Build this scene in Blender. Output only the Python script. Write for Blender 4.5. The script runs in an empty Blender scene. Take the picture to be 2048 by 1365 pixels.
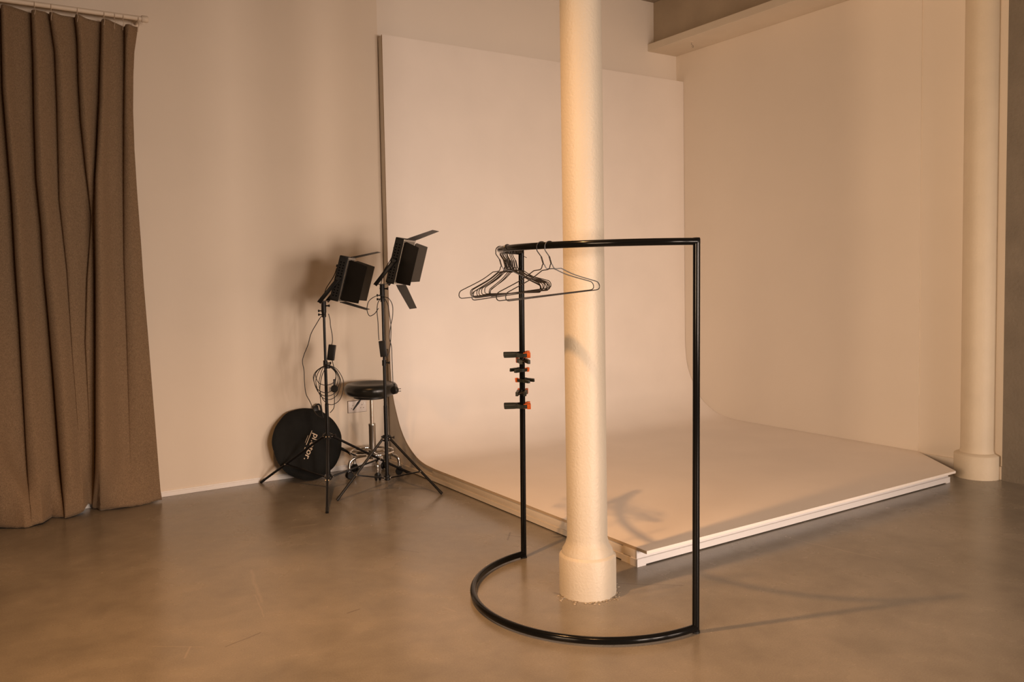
import bpy, bmesh, math, random
from mathutils import Vector, Matrix
random.seed(7)
PI = math.pi
COL = bpy.context.scene.collection
sc = bpy.context.scene

# ---------------------------------------------------------------- camera
FPX, PY = 1662.44, 648.01
YAW, PITCH, ROLL = 0.9917, 0.0549, -0.0177
CAM = Vector((-2.6407, -2.9882, 1.4))
F = Vector((math.cos(PITCH)*math.cos(YAW), math.cos(PITCH)*math.sin(YAW), -math.sin(PITCH)))
RT = Vector((math.sin(YAW), -math.cos(YAW), 0)); UP = RT.cross(F)
R2 = math.cos(ROLL)*RT + math.sin(ROLL)*UP; U2 = -math.sin(ROLL)*RT + math.cos(ROLL)*UP
cam = bpy.data.cameras.new('camera'); co = bpy.data.objects.new('camera', cam); COL.objects.link(co)
co.matrix_world = Matrix(((R2.x, U2.x, -F.x, CAM.x), (R2.y, U2.y, -F.y, CAM.y), (R2.z, U2.z, -F.z, CAM.z), (0, 0, 0, 1)))
cam.sensor_width = 36; cam.lens = FPX/2048*36; cam.shift_y = -(682.5-PY)/2048
cam.clip_start = .05
sc.camera = co
H2 = Vector((F.x, F.y, 0)).normalized()      # horizontal depth direction of the view

def ray(x, y): return F + R2*((x-1024)/FPX) - U2*((y-PY)/FPX)
def depth_at(p): return (Vector((p[0], p[1], 1.3))-CAM).dot(F)
def at(x, y, ref, off=0):
    """point seen at (x, y) that stands as deep in the room as the place ref (plus off metres)"""
    return CAM + ray(x, y)*(depth_at(ref)+off)
def on_y(x, y, Y):
    d = ray(x, y); return CAM + d*((Y-CAM.y)/d.y)

# ---------------------------------------------------------------- materials
def mat(name, col, rough=.6, metal=0, spec=.5, noise=0, nscale=8, bump=0, bscale=60, coat=0, bdist=.01):
    m = bpy.data.materials.new(name); m.use_nodes = True
    nt = m.node_tree; b = nt.nodes['Principled BSDF']
    b.inputs['Base Color'].default_value = (*col, 1); b.inputs['Roughness'].default_value = rough
    b.inputs['Metallic'].default_value = metal; b.inputs['Specular IOR Level'].default_value = spec
    if coat: b.inputs['Coat Weight'].default_value = coat; b.inputs['Coat Roughness'].default_value = .08
    tc = nt.nodes.new('ShaderNodeTexCoord')
    if noise:
        n = nt.nodes.new('ShaderNodeTexNoise'); n.inputs['Scale'].default_value = nscale; n.inputs['Detail'].default_value = 6
        nt.links.new(tc.outputs['Object'], n.inputs['Vector'])
        r = nt.nodes.new('ShaderNodeValToRGB')
        r.color_ramp.elements[0].position = .3; r.color_ramp.elements[1].position = .7
        r.color_ramp.elements[0].color = (*[c*(1-noise) for c in col], 1); r.color_ramp.elements[1].color = (*[min(1, c*(1+noise*.6)) for c in col], 1)
        nt.links.new(n.outputs['Fac'], r.inputs['Fac']); nt.links.new(r.outputs['Color'], b.inputs['Base Color'])
    if bump:
        n2 = nt.nodes.new('ShaderNodeTexNoise'); n2.inputs['Scale'].default_value = bscale; n2.inputs['Detail'].default_value = 4
        nt.links.new(tc.outputs['Object'], n2.inputs['Vector'])
        bp = nt.nodes.new('ShaderNodeBump'); bp.inputs['Strength'].default_value = bump; bp.inputs['Distance'].default_value = bdist
        nt.links.new(n2.outputs['Fac'], bp.inputs['Height']); nt.links.new(bp.outputs['Normal'], b.inputs['Normal'])
    return m

M = {}
M['wall_tan'] = mat('painted plaster tan', (.79, .685, .56), .75, noise=.03, nscale=1.5, bump=.06, bscale=180, bdist=.004)
M['wall_white'] = mat('painted plaster white', (.83, .75, .655), .75, noise=.02, nscale=1.5, bump=.05, bscale=180, bdist=.004)
M['ceiling'] = mat('dull ceiling paint', (.34, .29, .23), .85, noise=.08, nscale=3, bump=.1)
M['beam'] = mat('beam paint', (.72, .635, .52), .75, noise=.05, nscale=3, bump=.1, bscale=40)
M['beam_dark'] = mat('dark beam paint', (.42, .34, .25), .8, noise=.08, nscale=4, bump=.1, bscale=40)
M['sweep'] = mat('cove paint', (.86, .785, .71), .55, noise=.035, nscale=2.2, bump=.03, bscale=90, bdist=.003)
M['sweep_edge'] = mat('raw board edge', (.58, .46, .33), .8, noise=.1, nscale=12)
M['gloss_white'] = mat('white painted timber', (.73, .70, .69), .4, noise=.02, nscale=5)
M['side_board'] = mat('side board paint', (.74, .67, .58), .7, noise=.05, nscale=3)
M['baseboard'] = mat('baseboard paint', (.84, .80, .76), .5)
M['pillar'] = mat('pillar paint cream', (.55, .49, .40), .5, noise=.03, nscale=4, bump=.5, bscale=95, bdist=.004)
M['pillar2'] = mat('pillar paint cream aged', (.70, .60, .46), .55, noise=.05, nscale=5, bump=.35, bscale=70, bdist=.004)
M['grout'] = mat('crumbled grout', (.42, .36, .28), .9, noise=.5, nscale=60, bump=.8, bscale=120)
M['concrete'] = mat('raw concrete', (.215, .185, .148), .9, noise=.12, nscale=6, bump=.4, bscale=45)
M['black_gloss'] = mat('black gloss paint', (.005, .005, .005), .14, spec=.16)
M['black_metal'] = mat('black satin metal', (.006, .006, .0065), .34, spec=.3)
M['black_panel'] = mat('black panel metal', (.008, .008, .0075), .5, spec=.3)
M['flap_inner'] = mat('black flap inner face', (.035, .033, .030), .38, spec=.6)  # lit look of the inner side put into its colour, lighter than the panel
M['black_plastic'] = mat('black plastic', (.009, .009, .009), .45, spec=.35)
M['cable'] = mat('black cable', (.012, .010, .009), .5)
M['wire'] = mat('black hanger wire', (.014, .011, .009), .35, spec=.6)
M['vinyl'] = mat('black vinyl', (.012, .013, .012), .3, spec=.5, bump=.05, bscale=200)
M['chrome'] = mat('chrome', (.78, .77, .75), .1, metal=1)
M['chrome_dull'] = mat('dull steel', (.45, .43, .40), .3, metal=1)
M['silver'] = mat('silver trim', (.40, .39, .37), .3, metal=.6)
M['fabric_black'] = mat('black nylon', (.0075, .008, .0072), .75, spec=.25, noise=.25, nscale=12, bump=.35, bscale=14, bdist=.02)
M['logo'] = mat('cream print', (.80, .67, .52), .6)
M['orange'] = mat('orange plastic', (.75, .14, .015), .45)
M['clamp'] = mat('dark green black plastic', (.020, .024, .018), .45)
M['socket'] = mat('socket plastic', (.78, .70, .64), .4)
M['socket_hole'] = mat('socket slot', (.10, .07, .05), .7)
M['hole'] = mat('vent hole', (.001, .001, .001), .9, spec=0)
M['rod'] = mat('cream curtain rod', (.74, .63, .50), .5)
M['ring'] = mat('clear ring plastic', (.55, .44, .33), .3)
M['metal_dark'] = mat('dark bulb glass', (.3, .28, .25), .3)

def fabric():
    m = bpy.data.materials.new('brown curtain fabric'); m.use_nodes = True; nt = m.node_tree; b = nt.nodes['Principled BSDF']
    b.inputs['Roughness'].default_value = .9; b.inputs['Specular IOR Level'].default_value = .15
    b.inputs['Sheen Weight'].default_value = .25; b.inputs['Sheen Roughness'].default_value = .5
    b.inputs['Sheen Tint'].default_value = (.8, .6, .42, 1)
    tc = nt.nodes.new('ShaderNodeTexCoord')
    mp = nt.nodes.new('ShaderNodeMapping'); mp.inputs['Scale'].default_value = (420, 420, 130)
    n = nt.nodes.new('ShaderNodeTexNoise'); n.inputs['Scale'].default_value = 1; n.inputs['Detail'].default_value = 3
    nt.links.new(tc.outputs['Object'], mp.inputs['Vector']); nt.links.new(mp.outputs['Vector'], n.inputs['Vector'])
    r = nt.nodes.new('ShaderNodeValToRGB'); r.color_ramp.elements[0].position = .25; r.color_ramp.elements[1].position = .75
    r.color_ramp.elements[0].color = (.125, .083, .049, 1); r.color_ramp.elements[1].color = (.31, .21, .125, 1)
    nt.links.new(n.outputs['Fac'], r.inputs['Fac']); nt.links.new(r.outputs['Color'], b.inputs['Base Color'])
    bp = nt.nodes.new('ShaderNodeBump'); bp.inputs['Strength'].default_value = .3; bp.inputs['Distance'].default_value = .002
    nt.links.new(n.outputs['Fac'], bp.inputs['Height']); nt.links.new(bp.outputs['Normal'], b.inputs['Normal'])
    return m
M['curtain'] = fabric()

def floor_mat():
    m = bpy.data.materials.new('polished concrete'); m.use_nodes = True; nt = m.node_tree; b = nt.nodes['Principled BSDF']
    N = nt.nodes.new; L = nt.links.new
    tc = N('ShaderNodeTexCoord')
    def noise(scale, detail=6, dist=0, rough=.55):
        n = N('ShaderNodeTexNoise'); n.inputs['Scale'].default_value = scale; n.inputs['Detail'].default_value = detail
        n.inputs['Distortion'].default_value = dist; n.inputs['Roughness'].default_value = rough
        L(tc.outputs['Object'], n.inputs['Vector']); return n
    n1 = noise(.9, 8, .6, .62); n2 = noise(4.5, 5, .2, .55); n3 = noise(160, 3)
    r1 = N('ShaderNodeValToRGB'); e = r1.color_ramp.elements
    e[0].position = .28; e[0].color = (.165, .147, .12, 1); e[1].position = .74; e[1].color = (.27, .24, .20, 1)
    x = e.new(.5); x.color = (.215, .192, .16, 1)
    L(n1.outputs['Fac'], r1.inputs['Fac'])
    mx = N('ShaderNodeMix'); mx.data_type = 'RGBA'; mx.blend_type = 'OVERLAY'; mx.inputs[0].default_value = .35
    L(r1.outputs['Color'], mx.inputs[6]); L(n2.outputs['Fac'], mx.inputs[7])
    mx2 = N('ShaderNodeMix'); mx2.data_type = 'RGBA'; mx2.blend_type = 'OVERLAY'; mx2.inputs[0].default_value = .22
    L(mx.outputs[2], mx2.inputs[6]); L(n3.outputs['Fac'], mx2.inputs[7])
    cur = mx2.outputs[2]
    sep = N('ShaderNodeSeparateXYZ'); L(tc.outputs['Object'], sep.inputs[0])
    nd = noise(5, 3)
    def math_(op, a, c=None, clamp=False):
        k = N('ShaderNodeMath'); k.operation = op; k.use_clamp = clamp
        for i, v in enumerate((a, c)):
            if v is None: continue
            if isinstance(v, (int, float)): k.inputs[i].default_value = v
            else: L(v, k.inputs[i])
        return k.outputs[0]
    # scratches, joints and cracks: thin line segments (x1,y1,x2,y2,halfwidth,colour)
    segs = FLOOR_MARKS
    for (x1, y1, x2, y2, w, colr, amt) in segs:
        dx, dy = x2-x1, y2-y1; Ln = math.hypot(dx, dy); dx /= Ln; dy /= Ln
        px = math_('SUBTRACT', sep.outputs[0], x1); py = math_('SUBTRACT', sep.outputs[1], y1)
        al = math_('ADD', math_('MULTIPLY', px, dx), math_('MULTIPLY', py, dy))
        pe = math_('ADD', math_('MULTIPLY', px, -dy), math_('MULTIPLY', py, dx))
        wob = math_('MULTIPLY', math_('SUBTRACT', nd.outputs['Fac'], .5), min(.05, Ln*.12))
        pe = math_('ABSOLUTE', math_('ADD', pe, wob))
        over = math_('MAXIMUM', math_('MULTIPLY', al, -1), math_('SUBTRACT', al, Ln)); over = math_('MAXIMUM', over, 0)
        d = math_('ADD', pe, math_('MULTIPLY', over, .6))
        f = math_('SUBTRACT', 1, math_('DIVIDE', d, w), True)
        f = math_('MULTIPLY', f, amt)
        mm = N('ShaderNodeMix'); mm.data_type = 'RGBA'; L(f, mm.inputs[0]); L(cur, mm.inputs[6]); mm.inputs[7].default_value = (*colr, 1)
        cur = mm.outputs[2]
    # pale little nicks all over
    v = N('ShaderNodeTexNoise'); v.inputs['Scale'].default_value = 3.1; v.inputs['Detail'].default_value = 12; v.inputs['Roughness'].default_value = .6; v.inputs['Distortion'].default_value = .3
    L(tc.outputs['Object'], v.inputs['Vector'])
    rr = N('ShaderNodeValToRGB'); rr.color_ramp.elements[0].position = .6; rr.color_ramp.elements[1].position = .9
    L(v.outputs['Fac'], rr.inputs['Fac'])
    m3 = N('ShaderNodeMix'); m3.data_type = 'RGBA'; L(math_('MULTIPLY', rr.outputs['Color'], .05), m3.inputs[0]); L(cur, m3.inputs[6]); m3.inputs[7].default_value = (.27, .235, .19, 1)
    L(m3.outputs[2], b.inputs['Base Color'])
    mr = N('ShaderNodeMapRange'); mr.inputs['From Min'].default_value = .3; mr.inputs['From Max'].default_value = .7
    mr.inputs['To Min'].default_value = .19; mr.inputs['To Max'].default_value = .30
    L(n2.outputs['Fac'], mr.inputs['Value']); L(mr.outputs['Result'], b.inputs['Roughness'])
    b.inputs['Specular IOR Level'].default_value = .5
    bp = N('ShaderNodeBump'); bp.inputs['Strength'].default_value = .06; bp.inputs['Distance'].default_value = .004
    L(n2.outputs['Fac'], bp.inputs['Height']); L(bp.outputs['Normal'], b.inputs['Normal'])
    return m
PALE = (.34, .29, .24); DARKC = (.07, .055, .04)
FLOOR_MARKS = [
    (.93, -.14, 1.03, -.62, .006, PALE, .6), (-.20, .80, -.28, .70, .008, DARKC, .8), (-.24, .78, -.19, .69, .006, DARKC, .7),
    (-1.55, 1.05, -1.62, .62, .011, PALE, .4), (-1.72, .30, -1.87, .25, .004, DARKC, .8), (-1.98, .33, -2.02, .24, .006, PALE, .6),
    (-2.10, .42, -1.94, .30, .004, PALE, .5), (-1.36, .28, -1.30, .29, .005, DARKC, .8), (-1.0, .10, -.98, .03, .007, PALE, .5),
    (-.82, .9, -.76, .8, .005, DARKC, .6), (-.23, -.12, .0, -.32, .004, DARKC, .7), (-.49, -.15, -.52, -.05, .012, DARKC, .6),
    (-1.15, 1.62, -1.02, 1.60, .022, PALE, .35), (-1.62, .72, -1.66, .45, .005, PALE, .4), (.02, -1.45, .05, -1.47, .006, DARKC, .7),
]
M['floor'] = floor_mat()

# ---------------------------------------------------------------- mesh helpers
def obj(name, bm, m=None, parent=None, loc=None, smooth=True, mats=None):
    me = bpy.data.meshes.new(name)
    bmesh.ops.recalc_face_normals(bm, faces=bm.faces[:])
    bm.to_mesh(me); bm.free()
    for mm in (mats or [m]): me.materials.append(mm)
    if smooth:
        me.polygons.foreach_set('use_smooth', [True]*len(me.polygons))
        me.set_sharp_from_angle(angle=math.radians(38))
    o = bpy.data.objects.new(name, me); COL.objects.link(o)
    if parent: o.parent = parent
    if loc is not None: o.location = loc
    return o
def tag(o, label=None, cat=None, group=None, kind=None):
    if label: o['label'] = label
    if cat: o['category'] = cat
    if group: o['group'] = group
    if kind: o['kind'] = kind
    return o
def thing(name, loc, label, cat, group=None, rz=0):
    o = bpy.data.objects.new(name, None); COL.objects.link(o); o.location = loc; o.rotation_euler = (0, 0, rz)
    o.empty_display_size = .05
    return tag(o, label, cat, group)
def BM(): return bmesh.new()
def box(bm, x0, x1, y0, y1, z0, z1, bev=0, mtx=None, mi=0):
    r = bmesh.ops.create_cube(bm, size=1)
    vs = r['verts']
    for v in vs: v.co = Vector(((x0+x1)/2+v.co.x*(x1-x0), (y0+y1)/2+v.co.y*(y1-y0), (z0+z1)/2+v.co.z*(z1-z0)))
    fs = list({f for v in vs for f in v.link_faces})
    for f in fs: f.material_index = mi
    if bev:
        es = list({e for v in vs for e in v.link_edges})
        rr = bmesh.ops.bevel(bm, geom=es, offset=bev, segments=2, profile=.5, affect='EDGES')
        vs = list(set(rr['verts']) | {v for v in vs if v.is_valid})
    if mtx is not None:
        for v in vs: v.co = mtx @ v.co
    return vs
def frame_to(a, b):
    d = (Vector(b)-Vector(a)); z = d.normalized()
    x = z.orthogonal().normalized() if abs(z.z) > .999 else Vector((0, 0, 1)).cross(z).normalized()
    y = z.cross(x)
    return x, y, z, d.length
def tube(bm, pts, r, n=10, closed=False, caps=True, radii=None):
    pts = [Vector(p) for p in pts]
    k = len(pts); rings = []; prev = None
    for i, p in enumerate(pts):
        if closed: t = (pts[(i+1) % k]-pts[i-1])
        elif i == 0: t = pts[1]-pts[0]
        elif i == k-1: t = pts[-1]-pts[-2]
        else: t = (pts[i+1]-p).normalized()+(p-pts[i-1]).normalized()
        t.normalize()
        if prev is None: nx = t.orthogonal().normalized()
        else:
            nx = prev-t*prev.dot(t)
            nx = nx.normalized() if nx.length > 1e-6 else t.orthogonal().normalized()
        prev = nx; ny = t.cross(nx)
        rr = radii[i] if radii else r
        # mitre
        s = 1
        if 0 < i < k-1 and not closed:
            c = (pts[i+1]-p).normalized().dot(t); s = 1/max(.35, c)
            bend = ((pts[i+1]-p).normalized()-(p-pts[i-1]).normalized())
            bd = bend.normalized() if bend.length > 1e-5 else None
        else: bd = None
        ring = []
        for j in range(n):
            a = 2*PI*j/n; v = nx*math.cos(a)*rr+ny*math.sin(a)*rr
            if bd is not None and s > 1.001:
                w = bd-t*bd.dot(t)
                if w.length > 1e-6: w.normalize(); v = v+w*v.dot(w)*(s-1)
            ring.append(bm.verts.new(p+v))
        rings.append(ring)
    m_ = k if closed else k-1
    for i in range(m_):
        A, B = rings[i], rings[(i+1) % k]
        for j in range(n):
            bm.faces.new((A[j], A[(j+1) % n], B[(j+1) % n], B[j]))
    if caps and not closed:
        bm.faces.new(rings[0][::-1]); bm.faces.new(rings[-1])
    return rings
def spline(P, n=8, closed=False):
    P = [Vector(p) for p in P]; out = []; k = len(P)
    seg = k if closed else k-1
    for i in range(seg):
        p0 = P[(i-1) % k] if closed or i > 0 else P[0]*2-P[1]
        p1 = P[i]; p2 = P[(i+1) % k]
        p3 = P[(i+2) % k] if closed or i+2 < k else P[-1]*2-P[-2]
        for j in range(n):
            t = j/n
            out.append(.5*((2*p1)+(p2-p0)*t+(2*p0-5*p1+4*p2-p3)*t*t+(3*p1-p0-3*p2+p3)*t**3))
    if not closed: out.append(P[-1])
    return out
def lathe(bm, prof, n=48, c=(0, 0, 0), mtx=None, cap=True):
    rings = []
    for r, z in prof:
        ring = []
        for j in range(n):
            a = 2*PI*j/n; v = Vector((c[0]+r*math.cos(a), c[1]+r*math.sin(a), c[2]+z))
            if mtx is not None: v = mtx @ v
            ring.append(bm.verts.new(v))
        rings.append(ring)
    for i in range(len(rings)-1):
        for j in range(n): bm.faces.new((rings[i][j], rings[i][(j+1) % n], rings[i+1][(j+1) % n], rings[i+1][j]))
    if cap: bm.faces.new(rings[0][::-1]); bm.faces.new(rings[-1])
def axis_mtx(p, d):
    z = Vector(d).normalized(); x = z.orthogonal().normalized(); y = z.cross(x)
    return Matrix(((x.x, y.x, z.x, p[0]), (x.y, y.y, z.y, p[1]), (x.z, y.z, z.z, p[2]), (0, 0, 0, 1)))
def axis_mtx2(p, d, side):
    z = Vector(d).normalized(); x = (Vector(side)-z*z.dot(Vector(side))).normalized(); y = z.cross(x)
    return Matrix(((x.x, y.x, z.x, p[0]), (x.y, y.y, z.y, p[1]), (x.z, y.z, z.z, p[2]), (0, 0, 0, 1)))
def prism(bm, poly, h0, h1, fn, mi=0):
    """extrude a 2-D outline; fn(u, v, w) gives the point"""
    A = [bm.verts.new(fn(u, v, h0)) for u, v in poly]; B = [bm.verts.new(fn(u, v, h1)) for u, v in poly]
    k = len(poly)
    fs = [bm.faces.new(A), bm.faces.new(B[::-1])]
    for i in range(k): fs.append(bm.faces.new((A[i], B[i], B[(i+1) % k], A[(i+1) % k])))
    for f in fs: f.material_index = mi
def disc(bm, p, d, r, t, n=20, bev=.0):
    prof = [(r*.999, -t/2), (r, t/2)] if not bev else [(r-bev, -t/2), (r, -t/2+bev), (r, t/2-bev), (r-bev, t/2)]
    lathe(bm, prof, n, mtx=axis_mtx(p, d))

# ---------------------------------------------------------------- the room
YL, YW, XR, HC = 2.815, 2.7315, 3.0708, 3.92
def structure(name, bm, m, label=None, smooth=False):
    o = obj(name, bm, m, smooth=smooth); o['kind'] = 'structure'
    if label: o['label'] = label
    return o
b = BM(); box(b, -6.5, 5.2, -7.2, 3.1, -.2, 0); structure('floor', b, M['floor'], 'polished grey brown concrete floor')
b = BM(); box(b, -6.5, 0, YL, 3.1, 0, HC); structure('wall_left', b, M['wall_tan'], 'tan painted wall behind the curtain and studio lights')
b = BM(); box(b, 0, 3.4, YL+.012, 3.1, 0, HC); structure('wall_back', b, M['wall_white'], 'pale painted wall showing above the infinity cove')
b = BM(); box(b, XR, 3.4, .401, YL+.012, 0, HC); box(b, XR+.008, 3.4, -.19, .401, 0, HC)
structure('wall_right', b, M['wall_white'], 'pale painted wall along the right side of the cove')
b = BM(); box(b, 3.046, 3.4, -7.2, -.197, 0, HC); structure('wall_front', b, M['concrete'], 'raw grey concrete wall at the right edge')
b = BM(); box(b, -6.5, 5.2, -7.2, 3.1, HC, HC+.2); structure('ceiling', b, M['ceiling'], 'dull brown painted ceiling')
b = BM(); box(b, -6.7, -6.5, -7.2, 3.1, 0, HC); structure('wall_far_left', b, M['concrete'])
b = BM()                                                     # wall behind the camera with its window openings
WINS = [(-1.5, -.5, .6, 2.0), (-.1, .9, .6, 2.0), (1.5, 2.95, .5, 2.3)]
xs = [-6.5]
for w in WINS: xs += [w[0], w[1]]
xs += [3.4]
for i in range(0, len(xs), 2): box(b, xs[i], xs[i+1], -6.95, -6.75, 0, HC)
for w in WINS:
    box(b, w[0], w[1], -6.95, -6.75, 0, w[2]); box(b, w[0], w[1], -6.95, -6.75, w[3], HC)
structure('wall_rear', b, M['concrete'])
# ledge and beam at the top right
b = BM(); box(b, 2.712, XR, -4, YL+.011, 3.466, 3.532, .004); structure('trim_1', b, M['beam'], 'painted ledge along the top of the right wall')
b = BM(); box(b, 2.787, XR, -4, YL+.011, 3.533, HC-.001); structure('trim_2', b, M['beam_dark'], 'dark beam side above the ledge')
# baseboard
b = BM(); box(b, -6.4, -.002, YL-.012, YL, 0, .028, .002); box(b, -6.4, -.002, YL-.007, YL, .028, .036, .001)
structure('baseboard_left', b, M['baseboard'], 'low white baseboard of the tan wall')

b = BM(); box(b, XR-.012, XR+.007, -.188, .401, 0, .088, .002)
structure('baseboard_right', b, M['wall_white'], 'pale skirting at the foot of the right wall')
hk_ = thing('ceiling_hook', (2.836, 2.395, 3.466), 'small bent hook under the ledge in the top right corner', 'hook')
b = BM(); tube(b, spline([(0, 0, 0), (0, 0, -.022), (.012, -.008, -.034), (.004, -.016, -.050), (-.010, -.010, -.044)], 5), .003, 7); obj('hook', b, M['grout'], hk_)
b = BM(); lathe(b, [(.014, -.003), (.016, 0)], 14); obj('plate', b, M['rod'], hk_)

# ---------------------------------------------------------------- infinity cove
cove = thing('infinity_cove', (1.5, 1.4, 0), 'large pale curved photo backdrop sweeping from the wall down to a low platform', 'backdrop')
def cp(name, bm, m, mats=None, smooth=True, label=None):
    o = obj(name, bm, m, smooth=smooth, mats=mats); o.parent = cove; o.matrix_parent_inverse = Matrix.Translation(-cove.location)
    if label: o['label'] = label
    return o
HT, HP = 3.2114, .0945
prof = [(YW, HT), (YW, 2.4), (YW, 1.6), (YW, 1.1), (YW, .863)]
key = [(YW-.003, .72), (YW-.017, .594), (2.688, .500), (2.640, .400), (2.578, .300), (2.478, .206), (2.34, .135), (2.209, .104), (2.05, HP)]
sm = spline([(0, *p) for p in [(YW, .9), (YW, .8)]+key], 5)
prof = prof[:4]+[(v.y, v.z) for v in sm]
flat = [(1.5, HP), (.9, HP), (.4, HP), (-.083, HP)]
T = .015
def cove_sheet(prof, x0, x1):
    bm = BM(); n = len(prof)
    inn = []
    for i, (y, z) in enumerate(prof):
        a = Vector(prof[max(0, i-1)]); c = Vector(prof[min(n-1, i+1)]); t = (c-a).normalized()
        nn = Vector((-t.y, t.x)) # towards wall / underside
        q = Vector((y, z)) + nn*T
        inn.append(q)
    A = [bm.verts.new((x0, y, z)) for y, z in prof]; B = [bm.verts.new((x1, y, z)) for y, z in prof]
    C = [bm.verts.new((x0, q.x, q.y)) for q in inn]; D = [bm.verts.new((x1, q.x, q.y)) for q in inn]
    for i in range(n-1):
        bm.faces.new((A[i], B[i], B[i+1], A[i+1])); bm.faces.new((C[i], C[i+1], D[i+1], D[i]))
        f = bm.faces.new((A[i], A[i+1], C[i+1], C[i])); f.material_index = 1
        f = bm.faces.new((B[i], D[i], D[i+1], B[i+1])); f.material_index = 1
    bm.faces.new((A[0], C[0], D[0], B[0])); bm.faces.new((A[-1], B[-1], D[-1], C[-1]))
    return bm
allp = prof+flat[:2]+[(.402, HP)]
cp('curved_sheet', cove_sheet(allp, 0, XR-.002), None, mats=[M['sweep'], M['sweep_edge']])
# front deck board with its cut off right corner
b = BM(); dk = [(0, .402), (0, -.083), (2.69, -.083), (XR-.002, .402)]
prism(b, dk, HP-T, HP, lambda u, v, w: Vector((u, v, w)))
for f in b.faces:
    if abs(f.calc_center_median().x) < 1e-3: f.material_index = 1
cp('deck_board', b, None, mats=[M['sweep'], M['sweep_edge']], smooth=False)
b = BM(); box(b, .0, 2.73, -.012, .0005, .0372, HP-T-.0003, .001); cp('front_fascia', b, M['gloss_white'], label='white painted front board')
b = BM(); prism(b, [(-.006, 0), (.05, 0), (.05, .006), (2.69, .006), (2.69, 0), (2.735, 0), (2.735, .037), (-.006, .037)], -.022, .031, lambda u, v, w: Vector((u, w, v)))
cp('front_plinth', b, M['gloss_white'], label='white painted lower front board')
b = BM(); box(b, .003, .04, .0885, 2.10, .0345, HP-T-.001, .001); cp('side_fascia', b, M['side_board'])
b = BM(); box(b, -.0005, .045, .001, .088, .0375, HP-T-.0005, .001); cp('corner_block', b, M['side_board'])
b = BM(); prism(b, [(.033, 0), (.10, 0), (.10, .006), (YL-.02, .006), (YL-.02, .034), (.033, .034)], -.002, .035, lambda u, v, w: Vector((w, u, v))); cp('side_plinth', b, M['side_board'])
# side closing board under the curve, and the upright's edge
b = BM()
poly = [(y+.016*(1 if i < 99 else 0), z) for i, (y, z) in enumerate(prof) if z <= .9]
poly = [(y, z-.012) for y, z in poly]+[(2.04, .036), (YL-.001, .036), (YL-.001, .9)]
prism(b, poly, .0165, .03, lambda u, v, w: Vector((w, u, v)))
cp('side_panel', b, M['side_board'], smooth=False)
b = BM(); box(b, .004, .05, YW+T, YL-.001, .88, HT-.004, .001); box(b, .05, XR-.01, YW+T, YL, HT-.05, HT-.004)
cp('upright_frame', b, M['side_board'])

# ---------------------------------------------------------------- pillars
def pillar(name, x, y, r, rb, hb, m, label, flare=True):
    bm = BM()
    prof_ = [(rb, -.02), (rb, hb-.006), (rb-.003, hb), (rb-.012, hb+.007), (r+.022, hb+.022), (r+.008, hb+.045), (r, hb+.075), (r, HC+.02)]
    if not flare: prof_ = [(rb, -.02), (rb, hb-.006), (rb-.004, hb), (r+.006, hb+.012), (r, hb+.030), (r, HC+.02)]
    lathe(bm, prof_, 72)
    o = obj(name, bm, m, loc=(x, y, 0)); return tag(o, label, 'pillar')
pillar('pillar', -.39, -.125, .0895, .126, .175, M['pillar'], 'round cream painted pillar standing inside the black clothes rack')
pillar('pillar', 3.045, -.035, .103, .142, .158, M['pillar2'], 'round cream pillar at the right corner of the backdrop platform', False)
b = BM(); rnd = random.Random(3)
for k in range(90):
    a = rnd.uniform(PI*.9, PI*2.05); rr = rnd.gauss(.131, .006) if rnd.random() < .8 else rnd.uniform(.135, .165); s = rnd.uniform(.0015, .005)
    r_ = bmesh.ops.create_icosphere(b, subdivisions=1, radius=s, matrix=Matrix.Translation((rr*math.cos(a), rr*math.sin(a), s*.35)) @ Matrix.Diagonal((rnd.uniform(.8, 2), rnd.uniform(.8, 2), rnd.uniform(.4, .9), 1)))
    for v in r_['verts']: v.co += Vector((rnd.uniform(-1, 1), rnd.uniform(-1, 1), 0))*s*.3
o = obj('plaster_crumbs', b, M['grout'], loc=(-.39, -.125, 0)); tag(o, 'loose crumbs of plaster around the foot of the pillar inside the rack', 'debris', kind='stuff')

# ---------------------------------------------------------------- clothes rack
P1 = Vector((-.312, -.704, 0)); P2 = Vector((-.368, .418, 0)); Mc = (P1+P2)/2; A_ = (P1-P2).length/2
EY = (P1-Mc).normalized(); EX = Vector((EY.y, -EY.x, 0)); EX = -EX if EX.x > 0 else EX
def arc_pt(s, sag, z):
    R_ = (A_*A_+sag*sag)/2/sag; th = math.asin(min(1, A_/R_))
    if sag > A_-1e-6: th = PI/2
    t = th-2*th*s
    return Mc + EY*(R_*math.sin(t)) + EX*(R_*math.cos(t)-(R_-sag)) + Vector((0, 0, z))
def arc_center(sag): return Mc + EX*(sag-(A_*A_+sag*sag)/2/sag)
ZT, SAG, RB = 1.528, .388, .0140
rack = thing('clothes_rack', Mc, 'black tubular D shaped clothes rail standing around the cream pillar', 'clothes rack')
def rp(name, bm, m=M['black_gloss']):
    o = obj(name, bm, m); o.parent = rack; o.matrix_parent_inverse = Matrix.Translation(-rack.location); return o
lean = Vector((.012, -.004, 0))
T1, T2 = P1+lean, P2+lean*1.1
def top_pt(s):
    p = arc_pt(s, SAG, ZT); return p+lean
b = BM(); tube(b, [top_pt(i/60) for i in range(61)], RB, 16); rp('top_rail', b)
b = BM(); tube(b, [arc_pt(i/70, A_-1e-4, .020) for i in range(71)], RB*1.06, 16); rp('base_rail', b)
for p, t in ((P1, T1), (P2, T2)):
    b = BM(); tube(b, [p+Vector((0, 0, .004)), t+Vector((0, 0, ZT))], RB, 16); rp('post', b)
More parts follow.
